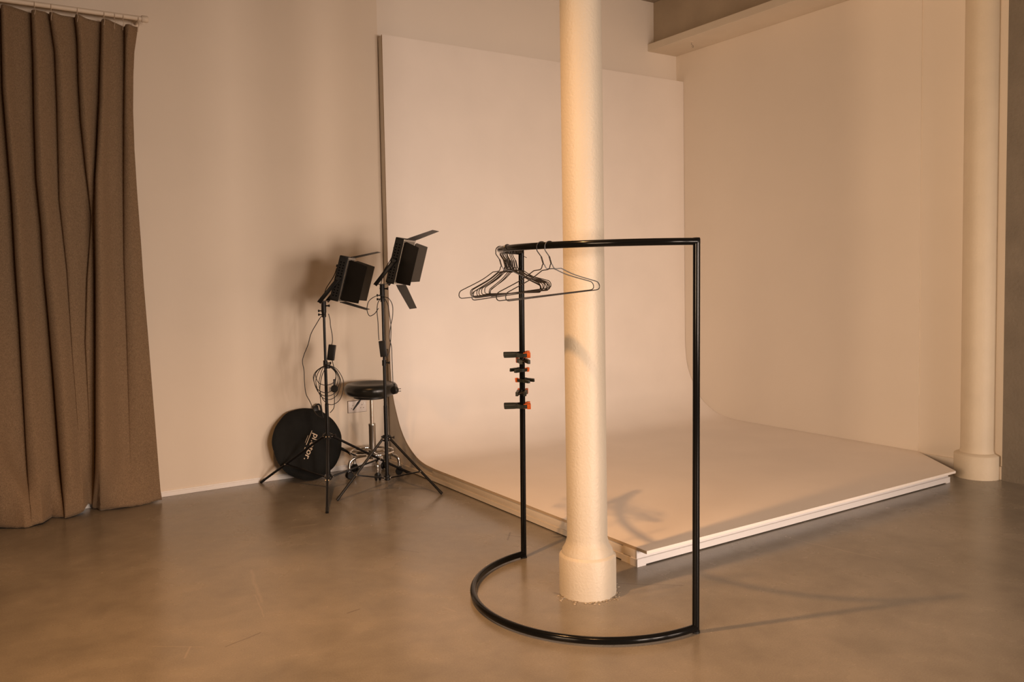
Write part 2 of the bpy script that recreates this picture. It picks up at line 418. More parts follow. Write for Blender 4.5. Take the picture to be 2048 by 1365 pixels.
# mitred square ends at the rail corners
for p, t in ((P1, T1), (P2, T2)):
    b = BM(); lathe(b, [(RB*.6, ZT-.014), (RB*1.02, ZT-.008), (RB*1.02, ZT+.008), (RB*.9, ZT+.0145)], 16, c=(t.x, t.y, 0)); rp('corner_cap', b)
    b = BM(); lathe(b, [(RB*1.15, 0), (RB*1.15, .008)], 16, c=(p.x, p.y, 0)); rp('foot', b, M['black_plastic'])
b = BM()  # little metal tab at the rear post's top
for sg in (0,): box(b, -.006, .030, -.011, .011, -.002, .0005, 0, Matrix.Translation(T2+Vector((0, 0, ZT-.0145)))@Matrix.Rotation(-.55, 4, 'Z')@Matrix.Rotation(.5, 4, 'Y'))
rp('end_tab', b)

# ---------------------------------------------------------------- wire hangers
def hanger_meshes():
    bm = BM(); rw = .0021
    hook = []
    for k in range(15):
        a = math.radians(-15+k*14.5); hook.append(Vector((.0215*math.cos(a), 0, .0215*math.sin(a)-.0045)))
    hook += [Vector((-.0225, 0, -.014)), Vector((-.019, 0, -.022)), Vector((-.012, 0, -.033)), Vector((-.006, 0, -.043))]
    tube(bm, spline(hook, 2), rw, 7)
    n = 26; tw = []
    for s in (0, PI):                                      # the twisted neck
        tube(bm, [Vector((-.006+.006*i/n+math.cos(i*.85+s)*.0016, math.sin(i*.85+s)*.0016, -.042-.030*i/n)) for i in range(n+1)], rw*.9, 6)
    me_hook = bm
    bm = BM()
    half = [(.0, -.072), (.0045, -.077), (.0075, -.085), (.012, -.092), (.020, -.0945), (.040, -.0955), (.048, -.099), (.088, -.122), (.130, -.140), (.185, -.161), (.199, -.168), (.2055, -.180), (.2045, -.192), (.197, -.198), (.185, -.199)]
    L_ = [Vector((x*1.03, 0, z)) for x, z in half]; Rr = [Vector((-x*1.03, 0, z)) for x, z in half[::-1]]
    pts = spline(L_, 3)+spline(Rr, 3)
    tube(bm, pts, rw, 7, closed=True)
    return me_hook, bm
hk, hf = hanger_meshes()
hanger0 = thing('wire_hanger', (0, 0, 0), '', 'hanger', 'black wire hangers on the clothes rail')
o1 = obj('hook', hk, M['wire'], hanger0); o2 = obj('frame', hf, M['wire'], hanger0)
def place_hanger(s, yaw_off, roll, label, first=False, pitch=0):
    h = hanger0
    if not first:
        h = hanger0.copy(); COL.objects.link(h)
        for ch in (o1, o2):
            c = ch.copy(); COL.objects.link(c); c.parent = h
    c0 = arc_center(SAG)+lean; p = top_pt(s); rad = (p-Vector((c0.x, c0.y, p.z))); rad.z = 0
    ang = math.atan2(rad.y, rad.x)+PI        # local -x points away from the arc's centre
    h.matrix_world = Matrix.Translation(p+Vector((0, 0, -.001))) @ Matrix.Rotation(ang+math.radians(yaw_off), 4, 'Z') @ Matrix.Rotation(math.radians(pitch), 4, 'X') @ Matrix.Rotation(math.radians(roll), 4, 'Y')
    h['label'] = label; return h
place_hanger(.439, -25, -5, 'black wire hanger on the front rail, left of the two nearest the pillar', True)
place_hanger(.410, -24, -5, 'black wire hanger on the front rail whose end reaches across the cream pillar')
place_hanger(.745, 20, -4, 'black wire hanger at the left bend of the rail, its end furthest left of all')
place_hanger(.62, 20, -5, 'black wire hanger on the front rail just ahead of the tight bunch', )
BUNCH = 'black wire hanger in the tight bunch beside the rear post of the rack'
rnd = random.Random(11)
for k in range(10):
    s = .855+.0122*k
    place_hanger(s, -19+rnd.uniform(-11, 13), rnd.uniform(-7, -1), BUNCH, pitch=rnd.uniform(-2, 2))

# ---------------------------------------------------------------- spring clamps on the rear post
def clamp(z, ang, tilt, label, big=1.0):
    """local x: from the handles (-) to the jaws (+); the jaws grip the post standing at the origin"""
    t = thing('spring_clamp', (0, 0, 0), label, 'clamp', 'spring clamps on the rear post')
    for s in (1, -1):
        bm = BM()                                             # lever: handle + jaw arm, either side of the post
        poly = [(-.092, .014), (-.088, .026), (-.045, .025), (-.028, .022), (-.012, .027), (.010, .026), (.024, .023), (.030, .018), (.028, .016), (.012, .0165), (-.014, .0155), (-.030, .010), (-.050, .012)]
        poly = [(u, v*s) for u, v in poly]
        prism(bm, poly, -.0095, .0095, lambda u, v, w: Vector((u, v, w)))
        obj('lever', bm, M['clamp'], t, smooth=False)
        bm = BM(); box(bm, .004, .030, s*.0175-.0035, s*.0175+.0035, -.0125, .0125, .0015)
        box(bm, .022, .040, min(s*.012, s*.026), max(s*.012, s*.026), -.0135, .0135, .002)
        tag(obj('jaw_pad', bm, M['orange'], t), 'orange jaw pad')
    bm = BM(); tube(bm, [(-.030, 0, -.0125), (-.030, 0, .0125)], .006, 10); box(bm, -.038, -.022, -.016, .016, -.006, .006, .001); obj('pivot', bm, M['black_plastic'], t)
    bm = BM(); tube(bm, spline([(-.060, -.016, 0), (-.048, -.008, 0), (-.040, 0, 0), (-.048, .008, 0), (-.060, .016, 0)], 4), .0018, 6); obj('spring', bm, M['chrome_dull'], t)
    p = P2.lerp(T2, z/ZT)
    t.matrix_world = Matrix.Translation((p.x, p.y, z)) @ Matrix.Rotation(ang, 4, 'Z') @ Matrix.Rotation(math.radians(tilt), 4, 'X') @ Matrix.Diagonal((big, big, big, 1))
    return t
va = math.atan2(RT.y, RT.x)                                     # direction across the view
vf = math.atan2(F.y, F.x)
clamp(1.022, va+.06, 8, 'spring clamp with its handle pointing left, topmost on the rear post')
clamp(.992, vf+.15, 0, 'spring clamp pointing away, just under the topmost one')
clamp(.948, va+.85, 8, 'spring clamp with short handle to the left, third down the rear post', .8)
clamp(.896, va+PI-.9, -8, 'spring clamp with its handle to the right, halfway down the row', .8)
clamp(.836, vf-.1, 0, 'spring clamp with both orange pads beside the post, second from the bottom')
clamp(.768, va+.05, 8, 'spring clamp with its handle pointing left, lowest on the rear post')

# ---------------------------------------------------------------- light stands
def light_stand(base, feet, hub_z, col_z, top_z, label, lean_=(0, 0)):
    B0 = Vector((base[0], base[1], 0)); t = thing('light_stand', B0, label, 'light stand', 'light stands by the tan wall')
    def p_(name, bm, m=M['black_metal'], parent=None):
        o = obj(name, bm, m); o.parent = parent or t
        if parent is None: o.matrix_parent_inverse = Matrix.Translation(-B0)
        return o
    def ax(z): return B0+Vector((lean_[0]*z, lean_[1]*z, z))
    bm = BM(); tube(bm, [ax(col_z-.02), ax(hub_z+.22)], .0125, 14); p_('pole', bm)
    bm = BM(); tube(bm, [ax(hub_z+.2), ax(.86)], .0105, 14); p_('pole', bm)
    bm = BM(); tube(bm, [ax(.84), ax(top_z)], .0088, 14); p_('pole', bm)
    for z, side in ((.855, 1), (top_z-.045, -1), (top_z-.02, -1)):
        bm = BM(); tube(bm, [ax(z-.018), ax(z+.018)], .0145, 14); c = p_('collar', bm, M['black_plastic'])
        bm = BM(); d = RT*side; tube(bm, [ax(z), ax(z)+d*.03], .004, 8); disc(bm, ax(z)+d*.034, d, .009, .008, 12, .002); p_('knob', bm, M['black_plastic'])
    bm = BM(); tube(bm, [ax(hub_z-.018), ax(hub_z+.022)], .021, 16); disc(bm, ax(hub_z+.012), (0, 0, 1), .034, .008, 18, .002)
    tube(bm, [ax(hub_z+.006), ax(hub_z+.006)+RT*.05], .005, 8); disc(bm, ax(hub_z+.006)+RT*.052, RT, .010, .007, 12, .002); p_('hub', bm, M['black_plastic'])
    bm = BM(); tube(bm, [ax(col_z-.016), ax(col_z+.016)], .019, 16); disc(bm, ax(col_z), (0, 0, 1), .030, .007, 18, .002); p_('lower_collar', bm, M['black_plastic'])
    for f in feet:
        fv = Vector((f[0], f[1], .007)); d = (fv-B0); d.z = 0; d.normalize()
        top = ax(hub_z)+d*.028; mid = top.lerp(fv, .60); low = ax(col_z)+d*.026
        tan = Vector((-d.y, d.x, 0))
        bm = BM(); e = fv-(fv-top).normalized()*.0
        tube(bm, [top, fv.lerp(top, .03)], .0085, 12); lg = p_('leg', bm)
        bm = BM(); tube(bm, [fv.lerp(top, .055), fv], .0100, 12); tag(p_('rubber_tip', bm, M['black_plastic']), None)
        bm = BM(); box(bm, -.0085, .0085, -.004, .004, 0, (mid-low).length, .001, axis_mtx2(low, mid-low, tan)); p_('brace', bm)
        for q in (top, mid, low):
            bm = BM(); disc(bm, q, tan, .0055, .026, 10, .001); p_('rivet', bm, M['chrome_dull'])
    return t
S1 = (-.662, 2.322); S2 = (-.354, 2.062)
stand1 = light_stand(S1, [(-.985, 2.782), (-.885, 1.773), (-.031, 2.389)], .362, .085, 1.225, 'black tripod light stand with a coiled cable, before the round bag')
stand2 = light_stand(S2, [(-.73, 2.007), (-.115, 1.742), (-.205, 2.405)], .350, .088, 1.322, 'black tripod light stand in front of the black stool')

# ---------------------------------------------------------------- LED panel lights with barn doors
def led_light(top, head, tilt, splay, label):
    """top: where it sits on the stand; head: heading it faces; tilt: degrees down"""
    t = thing('studio_light', top, label, 'studio light', 'studio lights on stands')
    t.rotation_euler = (0, 0, head)
    W, D, Hh = .235, .058, .300
    pv = Vector((.128, 0, .150)); R_ = Matrix.Translation(pv) @ Matrix.Rotation(math.radians(tilt), 4, 'Y')
    def q_(name, bm, m=M['black_panel'], parent=None, label=None, smooth=True):
        o = obj(name, bm, m, parent or t, smooth=smooth)
        if label: o['label'] = label
        return o
    bm = BM(); box(bm, -D/2, D/2, -W/2, W/2, -Hh/2, Hh/2, .006, R_); body = q_('lamp_body', bm)
    for s in (-1, 1):                                      # perforated plate on either side
        bm = BM(); box(bm, -D/2+.006, D/2-.006, s*W/2-.0005, s*W/2+.0008, -Hh/2+.012, Hh/2-.012, 0, R_)
        for r_ in range(13):
            for cc in (-.011, .009):
                if 4 < r_ < 7: continue
                n0 = len(bm.faces); disc(bm, R_ @ Vector((cc, s*(W/2+.0006), -.115+r_*.0185)), R_.to_3x3() @ Vector((0, s, 0)), .0045, .0012, 8)
                bm.faces.ensure_lookup_table()
                for f in bm.faces[n0:]: f.material_index = 1
        obj('vent_plate', bm, None, body, smooth=False, mats=[M['black_panel'], M['hole']])
    bm = BM()
    for s in (-1, 1):
        box(bm, D/2, D/2+.004, s*W/2-.006*(1 if s > 0 else -1)-.003, s*W/2+.003, -Hh/2+.004, Hh/2-.004, 0, R_)
    box(bm, D/2, D/2+.009, -W/2, W/2, Hh/2-.012, Hh/2-.004, 0, R_); box(bm, D/2, D/2+.009, -W/2, W/2, -Hh/2+.004, -Hh/2+.012, 0, R_)
    q_('front_frame', bm, M['silver'], label='silver front frame')
    bm = BM(); box(bm, D/2+.001, D/2+.004, -W/2+.01, W/2-.01, -Hh/2+.012, Hh/2-.012, 0, R_); q_('diffuser', bm, mat('dim diffuser', (.20, .185, .16), .5), label='matt plastic diffuser')
    # hinge strips
    x = D/2+.012
    for s in (-1, 1):
        bm = BM(); tube(bm, [R_ @ Vector((x, s*(W/2+.002), -.12)), R_ @ Vector((x, s*(W/2+.002), .12))], .0035, 8); q_('hinge', bm, M['black_metal'])
        bm = BM(); tube(bm, [R_ @ Vector((x, -.09, s*(Hh/2+.002))), R_ @ Vector((x, .09, s*(Hh/2+.002)))], .0035, 8); q_('hinge', bm, M['black_metal'])
    up, dn, near, far = splay
    def flap(kind, ang):
        bm = BM(); th = .0016
        if kind in ('up', 'dn'):
            s = 1 if kind == 'up' else -1
            Lg = .175; poly = [(0, -.102), (Lg*.16, -.104), (Lg, -.080), (Lg, .080), (Lg*.16, .104), (0, .102)]
            Mx = R_ @ Matrix.Translation((D/2+.012, 0, s*(Hh/2+.002))) @ Matrix.Rotation(-s*math.radians(ang), 4, 'Y')
            prism(bm, poly, 0, th, lambda u, v, w: Mx @ Vector((u, v, w)), 0)
            inner = -s
            for f in bm.faces:
                n = Mx.to_3x3().inverted() @ f.normal if f.normal.length else Vector()
            bm.normal_update()
            for f in bm.faces:
                n = Mx.to_3x3().inverted() @ f.normal
                if n.z*inner > .9: f.material_index = 1
        else:
            s = 1 if kind == 'near' else -1
            Lg = .172; poly = [(0, -.128), (Lg*.12, -.135), (Lg, -.122), (Lg, .122), (Lg*.12, .135), (0, .128)]
            Mx = R_ @ Matrix.Translation((D/2+.008, -s*(W/2+.002), 0)) @ Matrix.Rotation(-s*math.radians(ang), 4, 'Z')
            prism(bm, poly, 0, th, lambda u, v, w: Mx @ Vector((u, w, v)), 0)
            bm.normal_update()
            for f in bm.faces:
                n = Mx.to_3x3().inverted() @ f.normal
                if n.y*s > .9: f.material_index = 1
        o = obj('barn_door', bm, None, t, smooth=False, mats=[M['black_panel'], M['flap_inner']]); return o
    flap('up', up); flap('dn', dn); flap('near', near); flap('far', far)
    # yoke
    bm = BM(); yw = W/2+.012
    box(bm, -.014, .014, -yw, yw, -.002, .003, .001)
    for s in (-1, 1):
        a = Vector((0, s*yw, 0)); c = Vector((pv.x, s*yw, pv.z)); d = (c-a).normalized(); nrm = Vector((-d.z, 0, d.x))
        poly = [(-.012, -.013), (a-c).length+.014]
        Lk = (c-a).length
        Mx = Matrix(((d.x, nrm.x, 0, a.x), (0, 0, 1, a.y), (d.z, nrm.z, 0, a.z), (0, 0, 0, 1)))
        box(bm, -.006, Lk+.014, -.013, .013, -.0018, .0018, .0012, Mx)
    q_('yoke', bm, M['black_metal'])
    for s in (-1, 1):
        bm = BM(); disc(bm, Vector((pv.x, s*(yw+.010), pv.z)), (0, 1, 0), .015, .016, 14, .003); q_('knob', bm, M['black_plastic'])
    bm = BM(); disc(bm, R_ @ Vector((-D/2-.010, -.05, .075)), R_.to_3x3() @ Vector((1, 0, 0)), .009, .018, 12, .002)
    q_('knob', bm, M['black_plastic'])
    bm = BM(); tube(bm, [(0, 0, -.075), (0, 0, 0)], .0165, 14); tube(bm, [(0, 0, -.03), (.034, .0, -.03)], .005, 8); disc(bm, (.036, 0, -.03), (1, 0, 0), .009, .008, 12, .002)
    q_('mount', bm, M['black_plastic'])
    bm = BM(); tube(bm, spline([R_ @ Vector((-D/2-.012, -.05, .062)), R_ @ Vector((-D/2-.02, -.05, .0)), Vector((.030, -.05, .085)), Vector((.012, -.04, .03)), Vector((-.01, -.02, -.03))], 6), .0028, 7)
    q_('power_lead', bm, M['cable'])
    return t
led_light(Vector((S1[0], S1[1], 1.268)), math.atan2(RT.y, RT.x)-math.radians(-1), 15, (26, 3, 36, 46), 'black studio light with barn doors, the left and lower of the two')
led_light(Vector((S2[0], S2[1], 1.375)), math.atan2(RT.y, RT.x)-math.radians(10), 15, (33, 48, 40, 76), 'black studio light with barn doors, right and higher one, bottom flap hanging open')

# ---------------------------------------------------------------- cables and adapters
def cable(bm, P, r=.0026): tube(bm, spline(P, 7), r, 7)
def adapter(ref, px, off, label, pts_list, plug=None, name='power_adapter', extra=None, wide=18.5, cat='power adapter'):
    (x0, y0), (x1, y1) = px                                    # top and bottom middle
    a = at(x0, y0, ref, off); c = at(x1, y1, ref, off)
    t = thing(name, c, label, cat)
    d = (a-c).normalized(); n = F-d*F.dot(d); n.normalize(); sd = d.cross(n)
    Mx = Matrix(((sd.x, n.x, d.x, c.x), (sd.y, n.y, d.y, c.y), (sd.z, n.z, d.z, c.z), (0, 0, 0, 1)))
    w = wide/2*depth_at(ref)/FPX
    def q_(nm, bm, m):
        o = obj(nm, bm, m, t); o.matrix_parent_inverse = Matrix.Translation(-t.location); return o
    bm = BM(); box(bm, -w, w, -.016, .016, 0, (a-c).length, .003, Mx); q_('adapter_body', bm, M['black_plastic'])
    for P in pts_list:
        bm = BM(); cable(bm, [at(x, y, ref, o_) for x, y, o_ in P]); q_('cord', bm, M['cable'])
    if plug: plug(q_)
    return t
r1 = S1; r2 = S2
def plug1(q_):
    bm = BM(); p = at(669, 778, r1, -.05)
    disc(bm, p, F, .024, .028, 18, .005); box(bm, -.006, .006, -.006, .006, 0, .045, .002, Matrix.Translation(p+Vector((0, 0, .018))))
    for k in range(3): box(bm, -.022, -.008, -.002, .002, -.012+k*.009, -.008+k*.009, 0, Matrix.Translation(p+RT*-.012-F*.01))
    q_('plug', bm, M['black_plastic'])
adapter(r1, ((665, 690), (661, 721)), .036, 'black power adapter box with its cord, behind the pole of the left light stand', [
    [(663, 692, .036), (665, 682, .036), (664, 668, .03), (661, 652, .028), (660, 640, .028), (657, 628, .022)],
    [(664, 720, .036), (668, 736, .01), (672, 752, -.04), (670, 768, -.05)],
    [(650, 630, -.02), (642, 634, -.01), (633, 648, .0), (622, 668, .02), (616, 690, .04), (608, 710, .05), (605, 724, .05), (608, 742, .06), (609, 765, .06), (612, 788, .06), (620, 804, .05), (628, 822, .03), (636, 832, .02), (644, 836, .0)]], plug=plug1, wide=14)
# coil of cable: five loops hung from one tie
t = thing('cable_coil', at(655, 735, r1, -.03), 'loose coil of black cable hanging on the left light stand', 'cable')
for i, (xl, xr, yb, o_) in enumerate([(631, 672, 771, -.025), (627, 676, 786, -.035), (628, 679, 793, -.045), (632, 681, 800, -.03), (638, 687, 810, -.05)]):
    bm = BM(); cx = (xl+xr)/2; cable_pts = []
    top = (655, 731)
    Q = [top, (top[0]+(xr-top[0])*.55, 738), (xr-2, 731+(yb-731)*.33), (xr, 731+(yb-731)*.55), ((cx+xr)/2+5, yb-(yb-731)*.13), (cx, yb), ((cx+xl)/2-4, yb-(yb-731)*.13), (xl, 731+(yb-731)*.52), (xl+2, 731+(yb-731)*.30), (top[0]+(xl-top[0])*.55, 737)]
    tube(bm, spline([at(x, y, r1, o_+.02*math.sin(k)) for k, (x, y) in enumerate(Q)], 6, closed=True), .0024, 7, closed=True)
    o = obj('loop', bm, M['cable'], t); o.matrix_parent_inverse = Matrix.Translation(-t.location)
bm = BM()
for P in ([(652, 734), (644, 752), (640, 775), (641, 800), (645, 826), (647, 836)], [(668, 785), (669, 800), (668, 815), (664, 822), (660, 826)]):
    cable(bm, [at(x, y, r1, -.03) for x, y in P])
o = obj('loose_end', bm, M['cable'], t); o.matrix_parent_inverse = Matrix.Translation(-t.location)
bm = BM(); p = at(655, 733, r1, -.012); tube(bm, [p+Vector((0, 0, .012)), p-Vector((0, 0, .014))], .020, 12); o = obj('tie', bm, M['black_plastic'], t); o.matrix_parent_inverse = Matrix.Translation(-t.location)
def plug2(q_):
    bm = BM(); p = at(789, 781, r2, .0)
    disc(bm, p, (F+RT*.5).normalized(), .026, .032, 18, .005)
    tube(bm, [p+Vector((0, 0, .015)), p+Vector((0, 0, .045))], .006, 8)
    for dx in (-.008, .008): box(bm, 0, .022, -.003, .003, -.002, .002, 0, Matrix.Translation(p+RT*.022+Vector((0, 0, dx))))
    q_('plug', bm, M['black_plastic'])
adapter(r2, ((764, 682), (768, 714)), -.03, 'black power adapter box with a long looping cord, on the right light stand', [
    [(758, 681, -.03), (757, 668, -.03), (756, 645, -.03), (754, 622, -.03), (756, 606, -.03), (762, 596, -.025)],
    [(757, 617, -.03), (749, 628, -.04), (739, 632, -.05), (734, 620, -.05), (737, 604, -.05), (747, 595, -.04), (758, 591, -.025), (763, 592, -.02)],
    [(768, 594, -.02), (778, 598, -.02), (785, 612, .0), (785, 634, .0), (781, 654, .0), (779, 676, .0), (783, 694, .01), (784, 720, .01), (785, 745, .01), (786, 768, .0)],
    [(770, 598, -.02), (776, 611, -.02), (779, 630, .0), (782, 655, .0), (781, 685, .0), (778, 705, -.01), (772, 718, -.02)]], plug=plug2, wide=13)
bm = BM()

# ---------------------------------------------------------------- stool
SX, SY = -.25, 2.53
st = thing('stool', (SX, SY, 0), 'black padded swivel stool on chrome castors beside the cove', 'stool')
b = BM(); lathe(b, [(.02, .575), (.12, .575), (.165, .583), (.185, .600), (.192, .622), (.188, .645), (.174, .662), (.155, .668), (.135, .662), (.11, .650), (.06, .644), (.02, .643)], 64)
obj('seat', b, M['vinyl'], st)
b = BM(); lathe(b, [(.115, .560), (.125, .565), (.125, .577)], 40); obj('seat_plate', b, M['black_plastic'], st)
b = BM(); lathe(b, [(.0145, .36), (.0145, .565)], 20); obj('piston', b, M['chrome'], st)
b = BM(); lathe(b, [(.024, .375), (.026, .37), (.026, .362), (.0245, .358), (.0245, .19), (.030, .185), (.030, .12)], 24); obj('column', b, M['chrome_dull'], st)
b = BM(); tube(b, [Vector((.155*math.cos(a), .155*math.sin(a), .172)) for a in [2*PI*i/64 for i in range(64)]], .0085, 10, closed=True)
for k in range(3):
    a = .4+k*2*PI/3; tube(b, [(.028*math.cos(a), .028*math.sin(a), .165), (.152*math.cos(a), .152*math.sin(a), .172)], .006, 8)
obj('foot_ring', b, M['chrome'], st)
for k in range(5):
    a = math.radians(-104+72*k); d = Vector((math.cos(a), math.sin(a), 0)); tn = Vector((-d.y, d.x, 0))
    b = BM(); tube(b, spline([d*.02+Vector((0, 0, .148)), d*.08+Vector((0, 0, .150)), d*.14+Vector((0, 0, .145)), d*.178+Vector((0, 0, .122)), d*.187+Vector((0, 0, .088)), d*.187+Vector((0, 0, .058))], 5), .0115, 12)
    lg = obj('leg', b, M['chrome'], st)
    b = BM()
    for s in (-1, 1): disc(b, d*.187+tn*s*.013+d*.010*0+Vector((0, 0, .0265)), tn, .026, .014, 20, .004)
    box(b, -.017, .017, -.010, .010, .030, .060, .003, Matrix.Translation(d*.187) @ Matrix.Rotation(a, 4, 'Z'))
    obj('caster', b, M['black_plastic'], st)
b = BM(); q0 = Vector((-.035, -.03, .567)); e = at(721, 800, (SX, SY), -.05)-Vector((SX, SY, 0)); e2 = at(706, 821, (SX, SY), -.07)-Vector((SX, SY, 0))
tube(b, [q0, e], .003, 8); tube(b, [e, e.lerp(e2, .3), e2], .006, 10, radii=[.005, .008, .004]); obj('height_lever', b, M['black_plastic'], st)

# ---------------------------------------------------------------- wall socket
so = thing('wall_socket', (-.243, YL, .464), 'double wall socket behind the stool on the tan wall', 'socket')
b = BM(); box(b, -.073, .073, -.010, -.0005, -.043, .043, .003); obj('face_plate', b, M['socket'], so)
b = BM(); box(b, -.0755, .0755, -.0035, -.0001, -.0455, .0455, .001); obj('back_plate', b, M['socket_hole'], so)
for s in (-1, 1):
    b = BM(); box(b, s*.036-.009 + s*.022, s*.036+.003 + s*.022, -.0125, -.009, .008, .028, .001); obj('switch', b, M['baseboard'], so)
    b = BM(); x = s*.036
    for dx, dz, w, h in ((0, .010, .0022, .004), (-.011, -.013, .0035, .0022), (.011, -.013, .0035, .0022)): box(b, x+dx-w, x+dx+w, -.0104, -.0095, dz-h, dz+h)
    obj('pin_holes', b, M['socket_hole'], so)

# ---------------------------------------------------------------- round reflector bag
bagc = Vector((-.668, 2.703, .254)); bag_t = math.radians(17)
bg = thing('reflector_bag', (bagc.x, bagc.y, 0), 'round black fabric bag leaning on the wall behind the left stand', 'bag')
Rb = Matrix.Translation((0, 0, bagc.z)) @ Matrix.Rotation(math.radians(3), 4, 'Z') @ Matrix.Rotation(-bag_t, 4, 'X')   # local x right, z up, -y to the room
b = BM(); n = 72; rings = []
rnd = random.Random(5)
def bag_r(a): return .254*(1+.012*math.sin(3*a+.6)+.008*math.sin(7*a)+.005*math.sin(13*a))
for side in (-1, 1):
    c0 = b.verts.new(Rb @ Vector((0, side*.018, 0))); prev = None
    for i, f_ in enumerate((.12, .25, .4, .55, .7, .82, .91, .97, 1.0)):
        ring = []
        for j in range(n):
            a = 2*PI*j/n; rr = bag_r(a)*f_
            th = .018*(1-f_**6)+.0055+.0035*math.sin(5*a+f_*7)*f_*(1-f_)*2+.004*math.sin(2*a+9*f_)*(1-f_)
            if f_ > .9: th = .012*(1-(f_-.9)/.1)**.6+.0015
            ring.append(b.verts.new(Rb @ Vector((rr*math.cos(a), side*th, rr*math.sin(a)))))
        if prev is None:
            for j in range(n): b.faces.new((c0, ring[j], ring[(j+1) % n]))
        else:
            for j in range(n): b.faces.new((prev[j], ring[j], ring[(j+1) % n], prev[(j+1) % n]))
        prev = ring
    rings.append(prev)
for j in range(n): b.faces.new((rings[0][j], rings[0][(j+1) % n], rings[1][(j+1) % n], rings[1][j]))
obj('bag_body', b, M['fabric_black'], bg)
b = BM(); tube(b, [Rb @ Vector((bag_r(a)*math.cos(a), 0, bag_r(a)*math.sin(a))) for a in [2*PI*i/72 for i in range(72)]], .0032, 7, closed=True); obj('edge_piping', b, M['fabric_black'], bg)
b = BM()
sp = spline([Rb @ Vector((.243, 0, -.07)), Rb @ Vector((.262, -.01, -.085)), Rb @ Vector((.285, -.015, -.105)), Rb @ Vector((.30, -.015, -.125))], 4)
for i in range(len(sp)-1):
    pass
tube(b, sp, .010, 8, radii=[.012-.008*i/len(sp) for i in range(len(sp))]); obj('carry_strap', b, M['fabric_black'], bg)
b = BM(); tube(b, spline([Rb @ Vector((.085, -.004, .235)), Rb @ Vector((.098, -.01, .262)), Rb @ Vector((.125, -.01, .265)), Rb @ Vector((.135, -.004, .215))], 5), .006, 8)
box(b, -.02, .016, -.012, .012, -.02, .02, .004, Rb @ Matrix.Translation((.098, 0, .240))); obj('hanging_loop', b, M['black_plastic'], bg)
# printed lettering, reading down to the left
def text_mesh(body, size, depth=.0008):
    cu = bpy.data.curves.new('t', 'FONT'); cu.body = body; cu.size = size; cu.extrude = depth; cu.offset = size*.008; cu.resolution_u = 3
    cu.space_character = .98
    o = bpy.data.objects.new('t', cu); COL.objects.link(o); dg = bpy.context.evaluated_depsgraph_get(); dg.update()
    me = bpy.data.meshes.new_from_object(o.evaluated_get(dg)); bm = BM(); bm.from_mesh(me)
    bpy.data.objects.remove(o); bpy.data.curves.remove(cu); bpy.data.meshes.remove(me); return bm
def bag_local(px, py):
    """bag face coordinates of a point of the print"""
    Mi = (Matrix.Translation((bagc.x, bagc.y, 0)) @ Rb).inverted(); o_ = Mi @ CAM; d_ = Mi.to_3x3() @ ray(px, py)
    k = (-.0245-o_.y)/d_.y; return o_+d_*k
a0 = bag_local(629, 866); a1 = bag_local(608, 918)
dv = (a1-a0); ang = math.atan2(dv.z, dv.x)
def print_on(bm, org, scale=1):
    for v in bm.verts:
        u, w, h = v.co.x, v.co.y, v.co.z
        v.co = Rb @ Vector((org.x+u*math.cos(ang)-w*math.sin(ang), org.y-h, org.z+u*math.sin(ang)+w*math.cos(ang)))
    return bm
tb = text_mesh('photor.', .076)
wmax = max(v.co.x for v in tb.verts); k = dv.length/wmax
for v in tb.verts: v.co.x *= k*1.0; v.co.y *= .82
org = bag_local(628.5, 866.5)
obj('logo_text', print_on(tb, org), M['logo'], bg)
tb = BM(); box(tb, -.008, .155, -.024, -.0195, 0, .0008); box(tb, .035, .095, -.036, -.0335, 0, .0008)
obj('logo_underline', print_on(tb, org), M['logo'], bg)

# ---------------------------------------------------------------- curtain rod and curtain
RY, RZ = 2.665, 3.047
rod = thing('curtain_rod', (-2.6, RY, RZ), 'cream curtain pole with an end cap above the brown curtain', 'curtain rod')
b = BM(); tube(b, [(-1.6, 0, -.012), (.955, 0, .006)], .0145, 18); obj('pole', b, M['rod'], rod)
b = BM(); lathe(b, [(.018, -.004), (.021, 0), (.021, .030), (.017, .036)], 20, mtx=axis_mtx((.945, 0, .006), (1, 0, 0))); obj('end_cap', b, M['rod'], rod)
b = BM(); tube(b, [(.93, 0, .006), (.93, .148, .006)], .008, 10); disc(b, (.93, .146, .006), (0, 1, 0), .025, .006, 16, .001); obj('bracket', b, M['rod'], rod)

cur = thing('curtain', (-2.3, 2.66, 0), 'long brown fabric curtain hanging in deep folds to the floor', 'curtain')
YC = 2.66
def trace(pts): 
    r = []
    for x, y in pts:
        p = on_y(x, y, YC); r.append((p.z, p.x))
    return sorted(r)
def interp(tr, z):
    if z <= tr[0][0]: return tr[0][1]
    if z >= tr[-1][0]: return tr[-1][1]
    for (z0, x0), (z1, x1) in zip(tr, tr[1:]):
        if z0 <= z <= z1: return x0+(x1-x0)*(z-z0)/(z1-z0+1e-9)
